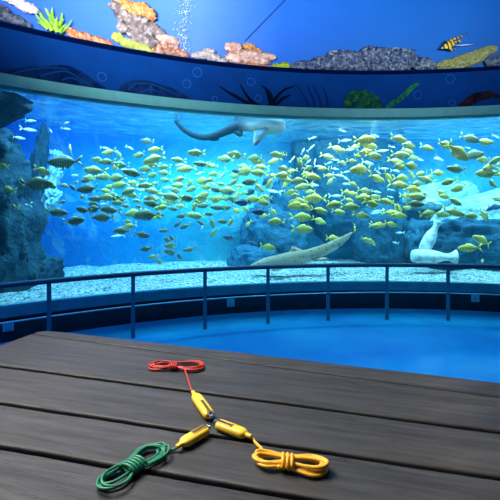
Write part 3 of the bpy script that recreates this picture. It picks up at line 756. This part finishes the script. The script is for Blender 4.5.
for tok in FISH.replace('\n', ' ').split(';'):
    tok = tok.split()
    if len(tok) < 5: continue
    x, y, ln, hd, kd = float(tok[0]), float(tok[1]), float(tok[2]), tok[3], tok[4]
    recs.append(dict(x=x, y=y, l=ln, h=hd, k=kd, t=float(tok[5]) if len(tok) > 5 else None))
REG = [(34, 'before the tall left rock'), (60, 'beside the slender rock spire'), (92, 'at the left fringe of the school'), (120, 'in the left school'), (148, 'right of the left school'),
       (175, 'left of the long shark tail'), (205, 'below the shark tail tip'), (235, 'below the bend of the shark tail'), (262, 'below the shark belly'), (288, 'below the shark snout'),
       (318, 'over the broad dark rock'), (345, 'between the two schools'), (368, 'above the raised tail of the resting shark'), (392, 'in the middle of the right school'),
       (418, 'right of the right school middle'), (446, 'above the sunken jars'), (472, 'right of the sunken jars'), (999, 'near the right picture edge')]
def region(x):
    for lim, s in REG:
        if x < lim: return s
def vband(y): return 'high' if y < 165 else 'midway' if y < 192 else 'low' if y < 222 else 'lowest'
cells = {}
rf = random.Random(11)
for r in recs:
    r['cell'] = (KIND[r['k']][0], r['h'], vband(r['y']), region(r['x'])); cells.setdefault(r['cell'], []).append(r)
ORD = ['leftmost', 'second from left', 'third from left', 'fourth from left', 'fifth from left', 'sixth from left', 'seventh from left', 'eighth from left', 'ninth from left', 'tenth from left']
for c, rs in cells.items():
    rs.sort(key=lambda r: r['x'])
    kind = c[0]+(' fish' if c[0] in ('silvery', 'dark blue') else ' fish'); face = 'facing left' if c[1] == 'L' else 'facing right'
    for i, r in enumerate(rs):
        if len(rs) == 1: r['label'] = f'{c[0]} fish {face}, {c[2]} {c[3]}'
        else:
            o_ = 'rightmost' if i == len(rs)-1 else ORD[i]
            r['label'] = f'{o_} {c[0]} fish {face}, {c[2]} {c[3]}'
for r in recs:
    big = r['l'] > 13
    dd = rf.uniform(.22, .9) if big else rf.uniform(.5, 1.4)
    if r['k'] == 'W': dd = rf.uniform(.9, 1.7)
    Y = wall_Y(r['x'], RW+.12+dd); c = at(r['x'], r['y'], Y)
    yaw = rf.uniform(-28, 28); 
    if r['l'] < 8.5 and r['k'] != 'W': yaw = rf.choice((-1, 1))*rf.uniform(35, 62)
    L = (1.13 if r['k'] != 'W' else 1.0)*r['l']*Y/F/(1.06*math.cos(R_(yaw))+.03)*1.06
    tilt = r['t'] if r['t'] is not None else rf.uniform(-9, 9)-(6 if r['x'] > 290 else -2)
    o = bpy.data.objects.new('fish', rf.choice(FM[r['k']])); COL.objects.link(o)
    o.location = c
    yw = R_(yaw) if r['h'] == 'R' else R_(180+yaw)
    o.rotation_euler = (Matrix.Rotation(yw, 3, 'Z') @ Matrix.Rotation(-R_(tilt), 3, 'Y')).to_euler()
    o.scale = (L, L*rf.uniform(.9, 1.1), L*rf.uniform(.94, 1.08))
    tag(o, r['label'], 'fish', {'silvery': 'small silvery fish in the tank', 'dark blue': 'dark blue fish in the tank'}.get(KIND[r['k']][0], 'yellow barred fish schooling in the tank'))

# ------------------------------------------------------------------ shapes painted on the navy band
def paint_Y(px, r): return wall_Y(px, r)
def wall_patch(outline, mat, name, parent, off, thick=.006, z_order=0):
    """flat painted outline on the round band, given in picture pixels, laid on the wall as thin paint"""
    r = RW-off-.0015*z_order
    Q = []
    for px, py in outline: Q.append((px, py))
    bm = bmesh.new(); vs = []
    for px, py in Q: vs.append(bm.verts.new((px, 0, py)))
    f = bm.faces.new(vs); bmesh.ops.triangulate(bm, faces=[f])
    # cut into vertical strips so the patch follows the curve
    x0, x1 = min(q[0] for q in Q), max(q[0] for q in Q); x = x0+4
    while x < x1:
        bmesh.ops.bisect_plane(bm, geom=bm.verts[:]+bm.edges[:]+bm.faces[:], plane_co=(x, 0, 0), plane_no=(1, 0, 0)); x += 4
    ext = bmesh.ops.extrude_face_region(bm, geom=bm.faces[:]); top = [v for v in ext['geom'] if isinstance(v, bmesh.types.BMVert)]
    for v in bm.verts: v.tag = False
    for v in top: v.tag = True
    for v in bm.verts:
        rr = r-(thick if v.tag else 0); px, py = v.co.x, v.co.z
        v.co = on_wall(px, py, r)
        if v.tag:
            th = math.atan2(v.co.x-CX, v.co.y-CY); v.co = cyl(th, rr, v.co.z)
    return link(name, bm_mesh(bm, False), mat, parent)
mural = empty('underwater_mural', cyl(0, RW, 3.24)); tag(mural, 'dark underwater shapes painted along the navy band above the window', 'mural')
def wp(outline, mat, name, z_order=0):
    o = wall_patch(outline, mat, name, None, .003, z_order=z_order); o.data.transform(Matrix.Translation(-mural.location)); o.parent = mural; return o
def sm(pts, n=4): return [(v.x, v.y) for v in catmull([Vector((a, b, 0)) for a, b in pts], n, True)]
pd = mottled('painted_rock_blue', [(.4, (.002, .012, .07)), (.6, (.006, .03, .13))], 5, .6, 0, .001)
wp(sm([(0, 73), (0, 69), (14, 69), (30, 66), (42, 67), (60, 65), (72, 67), (84, 73), (96, 82), (109, 91.5), (85, 89), (50, 82), (25, 77)]), pd, 'painted_rock')
wp(sm([(121, 93), (120, 87), (127, 82), (138, 80), (150, 81), (162, 85), (172, 88), (188, 97), (192, 101), (165, 98), (140, 95)]), pd, 'painted_rock')
pw = simple('painted_weed_black', (.001, .006, .03), .6)
def blade(pts, w0, n=6):
    c = [v for v in catmull([Vector((a, b, 0)) for a, b in pts], n)]; L = len(c); A, B = [], []
    for i, p in enumerate(c):
        t = (c[min(i+1, L-1)]-c[max(i-1, 0)]).normalized(); nn = Vector((-t.y, t.x, 0)); ww = w0*(1-i/(L-1))**.7+.15
        A.append((p.x+nn.x*ww, p.y+nn.y*ww)); B.append((p.x-nn.x*ww, p.y-nn.y*ww))
    return A+B[::-1]
for k, b in enumerate([[(254, 107), (240, 99), (228, 92), (219, 86)], [(260, 107), (252, 102), (245, 93), (240, 84)], [(268, 107.5), (272, 100), (268, 91), (261, 85)],
          [(271, 107), (276, 98), (284, 90), (295, 86)], [(274, 107.5), (282, 99), (291, 95)]]):
    wp(blade(b, 2.2), pw, 'painted_seaweed', k)
for k_, b in enumerate([[(6, 76), (22, 71), (40, 68.5), (58, 68), (70, 70)], [(40, 76), (56, 72), (68, 72), (80, 79), (92, 86)], [(62, 80), (72, 78), (84, 84)], [(128, 90), (136, 84), (150, 84), (164, 89), (178, 96)], [(140, 93), (150, 89), (160, 93)], [(154, 84), (150, 88), (152, 93)]]):
    wp(blade(b, .7), simple('painted_contour_blue', (.002, .05, .20), .6), 'painted_contour', 5)
pf = simple('painted_feather_weed', (.003, .025, .13), .6)
k = 0
for x0, tip in ((310, (295, 82)), (315, (306, 83)), (322, (312, 84)), (328, (322, 86))):
    wp(blade([(x0, 108), ((x0+tip[0])/2+2, 97), tip], 1.1), pf, 'painted_seaweed', k % 5); k += 1
pg = mottled('painted_bush_green', [(.38, (.001, .03, .05)), (.55, (.012, .09, .04)), (.7, (.05, .15, .04))], 14, .6, 0, .001)
wp(sm([(346, 107.5), (345, 98), (350, 92), (360, 90), (370, 92), (378, 97), (382, 104), (380, 108.5)]), pg, 'painted_bush')
pg2 = mottled('painted_algae_green', [(.4, (.004, .07, .06)), (.6, (.02, .19, .08))], 14, .6, 0, .001)
wp(sm([(386, 108), (390, 102), (398, 97), (404, 92), (410, 86), (416, 83), (420, 84), (414, 89), (408, 96), (400, 102), (393, 107)]), pg2, 'painted_seaweed')
pb = mottled('painted_driftwood', [(.4, (.006, .006, .02)), (.6, (.03, .018, .025))], 9, .6, 0, .001)
wp(sm([(458, 106), (463, 101), (472, 94), (482, 92), (490, 91), (494, 93), (500, 95), (506, 96), (506, 98), (496, 98), (488, 99), (478, 102), (470, 106)]), pb, 'painted_driftwood')
def ring_px(cx, cy, r, wd):
    Y = wall_Y(cx, RW-.004); c = at(cx, cy, Y); rad = r*Y/F; th = math.atan2(c.x-CX, c.y-CY); sd = Vector((math.cos(th), -math.sin(th), 0)); inn = Vector((-math.sin(th), -math.cos(th), 0))
    pth = [c+sd*rad*math.cos(t*math.pi/12)+Vector((0, 0, rad*math.sin(t*math.pi/12)))+inn*.003 for t in range(24)]
    v, f = tube(pth, wd, 6, closed=True); return [p-mural.location for p in v], f
bub = simple('painted_bubble', (.012, .11, .42), .6)
for cx, cy, r in ((102, 77, 4.2), (197.5, 72.5, 4.5), (187, 84, 4), (251, 82, 3.8), (258, 98.5, 3), (215, 99, 2.6), (450, 79, 4.3), (417.5, 95, 3.8), (452, 103, 3)):
    link('painted_bubble', mesh(*ring_px(cx, cy, r, .008)), bub, mural)

# ------------------------------------------------------------------ corals on the lip of the bright upper wall
CR = RW-.08
def blob_cluster(name, label, cat, blobs, mat, seed, amp=.25, freq=2.5, sub=4, group='corals along the upper wall', thick=None, parts=()):
    """blobs: (px, py, rx px, rz px[, tilt]) ; relief lumps close to the wall"""
    def build(bl, c0):
        out = []
        for i, b in enumerate(bl):
            px, py, rx, rz = b[:4]; tl = b[4] if len(b) > 4 else 0
            Y = wall_Y(px, CR); c = at(px, py+1.6, Y); k = Y/F; th = math.atan2(c.x-CX, c.y-CY)
            rt = Matrix.Rotation(-th, 3, 'Z') @ Matrix.Rotation(R_(tl), 3, 'Y')
            bm = bmesh.new(); bmesh.ops.create_icosphere(bm, subdivisions=sub if rx > 5 else 3, radius=1)
            V = []
            dp = min(.075, max(.02, .6*min(rx, rz)*k))
            for v in bm.verts:
                d = v.co.normalized(); q = d*freq+Vector((seed*2.7+i*1.9, i*3.1, seed))
                kk = 1+amp*(noise.noise(q)+.5*abs(noise.noise(q*2.4))+.35*noise.noise(q*4.7))
                V.append(c+rt @ Vector((d.x*rx*k*kk, d.y*dp*min(1.1, kk), d.z*rz*k*kk))-c0)
            out.append((V, [tuple(x.index for x in f.verts) for f in bm.faces])); bm.free()
        V, Fc = merge(*out)
        for v in V:                                  # rest on the lip
            v.z = max(v.z, LIP_Z+.013-c0.z)
        return mesh(V, Fc)
    px, py = blobs[0][:2]; c0 = at(px, py, wall_Y(px, CR))
    o = link(name, build(blobs, c0), mat); o.location = c0; tag(o, label, cat, group)
    for pn, pbl, pm in parts:
        link(pn, build(pbl, c0), pm, o)
    return o
cm = {
 'white': mottled('white_coral', [(.35, (.45, .47, .55)), (.6, (.95, .93, .85))], 14, .8, .8, .02),
 'greybranch': mottled('grey_branching_coral', [(.4, (.03, .06, .13)), (.6, (.22, .26, .34))], 16, .8, .8, .02),
 'orange': mottled('orange_coral', [(.35, (.75, .16, .05)), (.55, (1, .42, .20)), (.7, (1, .75, .55))], 22, .7, 1, .02, voro=22),
 'gold': mottled('golden_anemone', [(.35, (.65, .24, .06)), (.6, (1, .55, .22)), (.8, (1, .78, .5))], 20, .7, 1, .02, voro=26),
 'rock': mottled('grey_brown_reef_rock', [(.3, (.06, .05, .05)), (.5, (.25, .22, .22)), (.7, (.62, .56, .52))], 13, .85, 1, .03),
 'pale': mottled('pale_reef_rock', [(.3, (.14, .15, .17)), (.5, (.5, .5, .5)), (.7, (.88, .86, .82))], 16, .85, 1, .03),
 'green': mottled('yellow_green_soft_coral', [(.3, (.18, .26, .04)), (.55, (.50, .58, .14)), (.75, (.75, .80, .35))], 20, .7, 1, .02),
 'pinkbrown': mottled('pink_brown_coral', [(.35, (.16, .07, .05)), (.52, (.46, .25, .18)), (.68, (.85, .62, .52))], 18, .8, .9, .02),
 'pink': mottled('pale_pink_plate_coral', [(.35, (.42, .22, .17)), (.52, (.75, .52, .44)), (.68, (.98, .86, .80))], 14, .8, .8, .02),
 'purple': mottled('grey_purple_reef', [(.3, (.01, .03, .12)), (.5, (.13, .19, .34)), (.66, (.55, .60, .66))], 22, .85, 1, .04, voro=16),
 'lime': mottled('lime_coral', [(.35, (.22, .45, .02)), (.65, (.62, .78, .06))], 24, .7, 1, .02),
 'straw': mottled('straw_yellow_mound_coral', [(.3, (.20, .26, .05)), (.5, (.48, .50, .18)), (.72, (.74, .72, .40))], 26, .8, 1, .015, voro=34),
}
blob_cluster('coral', 'white branching coral at the upper left picture corner', 'coral', [(28, 6, 9, 5), (20, 2, 8, 4), (34, 9, 4, 3), (12, -2, 9, 4)], cm['white'], 1, .35, 4)
blob_cluster('coral', 'dark grey branching coral below the white coral at far left', 'coral', [(6, 16, 12, 6, 10), (16, 19, 10, 5, 15), (-4, 12, 9, 6), (24, 22.5, 7, 3.5, 15), (4, 8, 5, 4)], cm['greybranch'], 2, .45, 4)
blob_cluster('coral', 'knobbly orange coral on the ledge right of the green plant', 'coral', [(74, 32, 7, 4.5, 15), (86, 36, 9, 4.5, 12), (99, 39.5, 9, 4, 12), (108, 42, 5, 3, 12), (80, 36, 8, 4, 12)], cm['orange'], 3, .35, 5)
blob_cluster('coral', 'long yellow-green soft coral below the golden anemone', 'coral', [(118, 36, 6, 5, 15), (128, 42, 10, 5, 15), (143, 47, 11, 5, 12), (135, 43.5, 10, 4, 15)], cm['green'], 4, .2, 3)
blob_cluster('reef_rock', 'grey reef rock capped with golden anemone, tallest on the upper ledge', 'coral',
    [(136, 22, 14, 10), (125, 14, 10, 6), (150, 26, 9, 5), (118, 5, 8, 5), (146, 38, 16, 7, 10), (126, 25, 8, 7), (158, 30, 7, 4, 10)], cm['rock'], 5, .35, 3.2,
    parts=[('anemone', [(128, 5, 10, 6), (141, 8, 10, 7), (149, 13, 7, 6), (134, 13, 9, 5), (120, 1, 6, 4)], cm['gold']), ('coral_crust', [(125, 27, 7, 4, 10), (134, 31, 8, 4), (147, 33, 6, 5), (150, 24, 6, 3), (141, 36, 6, 3)], cm['pale'])])
blob_cluster('coral', 'rounded pink-brown coral mound right of the tall reef rock', 'coral', [(170, 48, 16, 6, 12), (164, 43, 12, 5), (182, 53, 8, 4, 12), (160, 49, 8, 4)], cm['pinkbrown'], 6, .22, 3,
    parts=[('coral_crust', [(166, 38, 11, 5), (172, 40, 8, 3.5)], cm['pink'])])
blob_cluster('coral', 'low pile of pale grey coral near the bubble column', 'coral', [(206, 53, 9, 4), (199, 54, 7, 3), (214, 56, 7, 4), (209, 49, 6, 2.6), (222, 59, 6, 2.5)], cm['pale'], 7, .35, 4)
blob_cluster('coral', 'broad pink plate coral with an orange cap', 'coral', [(248, 54, 16, 5), (234, 46, 9, 5), (240, 57, 14, 5), (266, 55, 10, 3.5), (258, 59, 12, 4)], cm['pink'], 8, .28, 3.5,
    parts=[('orange_cap', [(249, 45, 6, 3.4), (256, 49, 5, 3)], cm['gold']), ('pinkbrown_plate', [(256, 51, 8, 3.5), (232, 50, 6, 3)], cm['pinkbrown'])])  # orange cap and darker pink-brown lobes of the plate
blob_cluster('coral', 'small orange-white coral in front of the pink plate coral', 'coral', [(252, 64, 6, 3), (260, 65, 7, 3), (268, 66.5, 6, 2.4)], cm['orange'], 9, .35, 5)
blob_cluster('coral', 'small lime green coral beside the long grey reef', 'coral', [(279, 65.5, 7, 3.2), (285, 64, 5, 3.2), (274, 67, 4, 2)], cm['lime'], 10, .4, 5)
blob_cluster('reef_rock', 'long low grey-purple reef along the right of the ledge', 'coral',
    [(310, 64, 14, 5), (345, 57, 17, 8), (375, 55, 18, 9), (400, 56, 15, 8), (330, 62, 16, 7), (420, 62, 12, 6), (390, 65, 20, 5), (355, 65, 20, 5), (298, 66, 10, 3.5), (431, 64, 6, 3.5)], cm['purple'], 11, .35, 3.6,
    parts=[('coral_crust', [(338, 52, 9, 3.5), (372, 48.5, 10, 3), (398, 51, 10, 4.5), (350, 61, 8, 2.5), (322, 60, 8, 3), (385, 60, 9, 2.5)], mottled('blue_grey_crust', [(.35, (.10, .22, .36)), (.6, (.50, .64, .70))], 26, .85, 1, .03))])
blob_cluster('coral', 'straw-yellow mound coral at the right end of the ledge', 'coral', [(465, 59, 22, 7, -14), (480, 52, 12, 5, -14), (450, 62, 14, 5, -8), (488, 49, 9, 4.5, -10)], cm['straw'], 12, .12, 3,
    parts=[('dark_rock', [(496, 60, 10, 6), (506, 56, 8, 5)], cm['greybranch'])])  # dark rock at the lower right of the mound
# leafy green plant
c0 = on_wall(54, 28, CR); leaves = []
for (bx, by, tx, ty, wd) in ((52, 30, 38, 9, 2.6), (54, 30, 45, 8, 2.8), (56, 30, 52, 7.5, 2.8), (57, 30, 62, 13, 2.6), (58, 31, 64, 19, 2.2), (60, 33, 72, 20, 1.8), (50, 28, 35, 14, 2.0), (54, 31, 48, 16, 3), (58, 32, 57, 17, 3), (48, 29, 37, 22, 2.0), (60, 33, 66, 24, 1.8), (52, 31, 42, 17, 2.4)):
    k = len(leaves); bl = blade([(bx, by), ((bx+tx)/2+(1.5 if k % 2 else -1.5), (by+ty)/2), (tx, ty)], wd, 4); m_ = len(bl)
    V = []; 
    for (px, py) in bl:
        p = on_wall(px, py, CR-.004*k+.02); V.append(p-c0)
    cc = sum(V, Vector())/len(V); inn = Vector((CX, CY, 0))-Vector((c0.x, c0.y, 0)); inn.normalize()
    n2 = m_//2; Fc = []
    VV = [v for v in V]+[v+inn*.012 for v in V]
    for i in range(n2-1):
        Fc.append((i, i+1, m_-2-i, m_-1-i)); Fc.append((m_+i, m_+m_-1-i, m_+m_-2-i, m_+i+1))
    for i in range(m_): Fc.append((i, (i+1) % m_, m_+(i+1) % m_, m_+i))
    leaves.append((VV, Fc))
o = link('sea_plant', mesh(*merge(*leaves)), mottled('leafy_lime', [(.3, (.10, .42, .03)), (.6, (.42, .80, .10)), (.8, (.8, .95, .4))], 9, .5, .3, .01)); o.location = c0
tag(o, 'spiky lime green leafy plant on the ledge left of the orange coral', 'plant')
# rising bubbles (uncountable)
rb = random.Random(4); parts = []
c0 = on_wall(184, 30, CR)
for i in range(230):
    t = rb.random(); px = 185+rb.gauss(0, 2.6+2.5*(1-t))-2*(t) ; py = -6+t*58
    p = on_wall(px, py, CR+rb.uniform(-.04, .03)); bm = bmesh.new(); bmesh.ops.create_icosphere(bm, subdivisions=1, radius=rb.uniform(.003, .0085))
    parts.append(([v.co+p-c0 for v in bm.verts], [tuple(x.index for x in f.verts) for f in bm.faces])); bm.free()
o = link('bubbles', mesh(*merge(*parts)), simple('white_bubble', (.85, .92, 1), .3)); o.location = c0
tag(o, 'column of tiny white bubbles rising on the bright upper wall', 'bubbles', kind='stuff')
# dark seam line of the wall panels
p = [on_wall(245+42*t/10, 41-43*t/10, RW-.025) for t in range(11)]
c0 = p[0]; o = link('cable', mesh(*tube([q-c0 for q in p], .009, 6)), simple('seam_dark', (.004, .06, .25), .6)); o.location = c0  # panel seam drawn as a thin tube, no real cable
tag(o, 'thin dark panel seam slanting up the bright upper wall above the plate coral', 'cable')  # a panel seam, only filed under cable
# banner fish
fy = NT('banner_fish_skin'); wv = fy.n('ShaderNodeTexWave', bands_direction='X'); wv.inputs['Scale'].default_value = 5.2; wv.inputs['Distortion'].default_value = .6; fy.l(fy.obj(), wv.inputs['Vector'])
fy.bsdf(fy.ramp(wv.outputs['Fac'], [(.62, (.95, .62, .06)), (.8, (.05, .035, .02))]), .5)
pale = simple('pale_filament', (.75, .82, .9), .5)
Y = wall_Y(450, CR-.05); c0 = at(449, 45, Y); k = Y/F
V, Fc = [], []; prof = [(-1, .04), (-.8, .22), (-.5, .62), (-.1, .95), (.3, .85), (.65, .45), (.9, .16), (1, .12)]; n = 12
for (x, h) in prof:
    for j in range(n): a = 2*math.pi*j/n; V.append(Vector((x*9*k, h*1.6*k*math.cos(a), h*3.9*k*math.sin(a))))
for i in range(len(prof)-1):
    for j in range(n): Fc.append((i*n+j, i*n+(j+1) % n, (i+1)*n+(j+1) % n, (i+1)*n+j))
Fc.append(tuple(range(n))); Fc.append(tuple((len(prof)-1)*n+j for j in range(n)))
def fins(ps):
    out = []
    for fn in ps:
        Q = [Vector((a*k, 0, b*k)) for a, b in fn]; c = sum(Q, Vector())/len(Q); m_ = len(Q)
        out.append((Q+[c+Vector((0, .006, 0)), c-Vector((0, .006, 0))], [(i, (i+1) % m_, m_) for i in range(m_)]+[((i+1) % m_, i, m_+1) for i in range(m_)]))
    return out
# in the fish's own frame the head points to -X; fins trail to +X
o = link('banded_fish', mesh(*merge((V, Fc), *fins([[(-4, 3), (0, 5.2), (10, 4.2), (22, 3.4), (22, 2.6), (10, 2.2), (4, 2.2)], [(-3, -3), (1, -7), (4, -6.5), (3, -2.5)], [(8, .4), (13, 2.4), (12.4, 0), (13, -2.6), (8, -.4)]]))), fy.m)
o.location = c0; o.rotation_euler = (0, R_(-24), 0)
link('trailing_filament', mesh(*merge(*fins([[(4, -2), (14, -5.5), (26, -10), (26, -10.5), (14, -7), (5, -3.5)]]))), pale, o)
tag(o, 'yellow fish with black bands above the straw-yellow coral on the upper wall', 'fish')
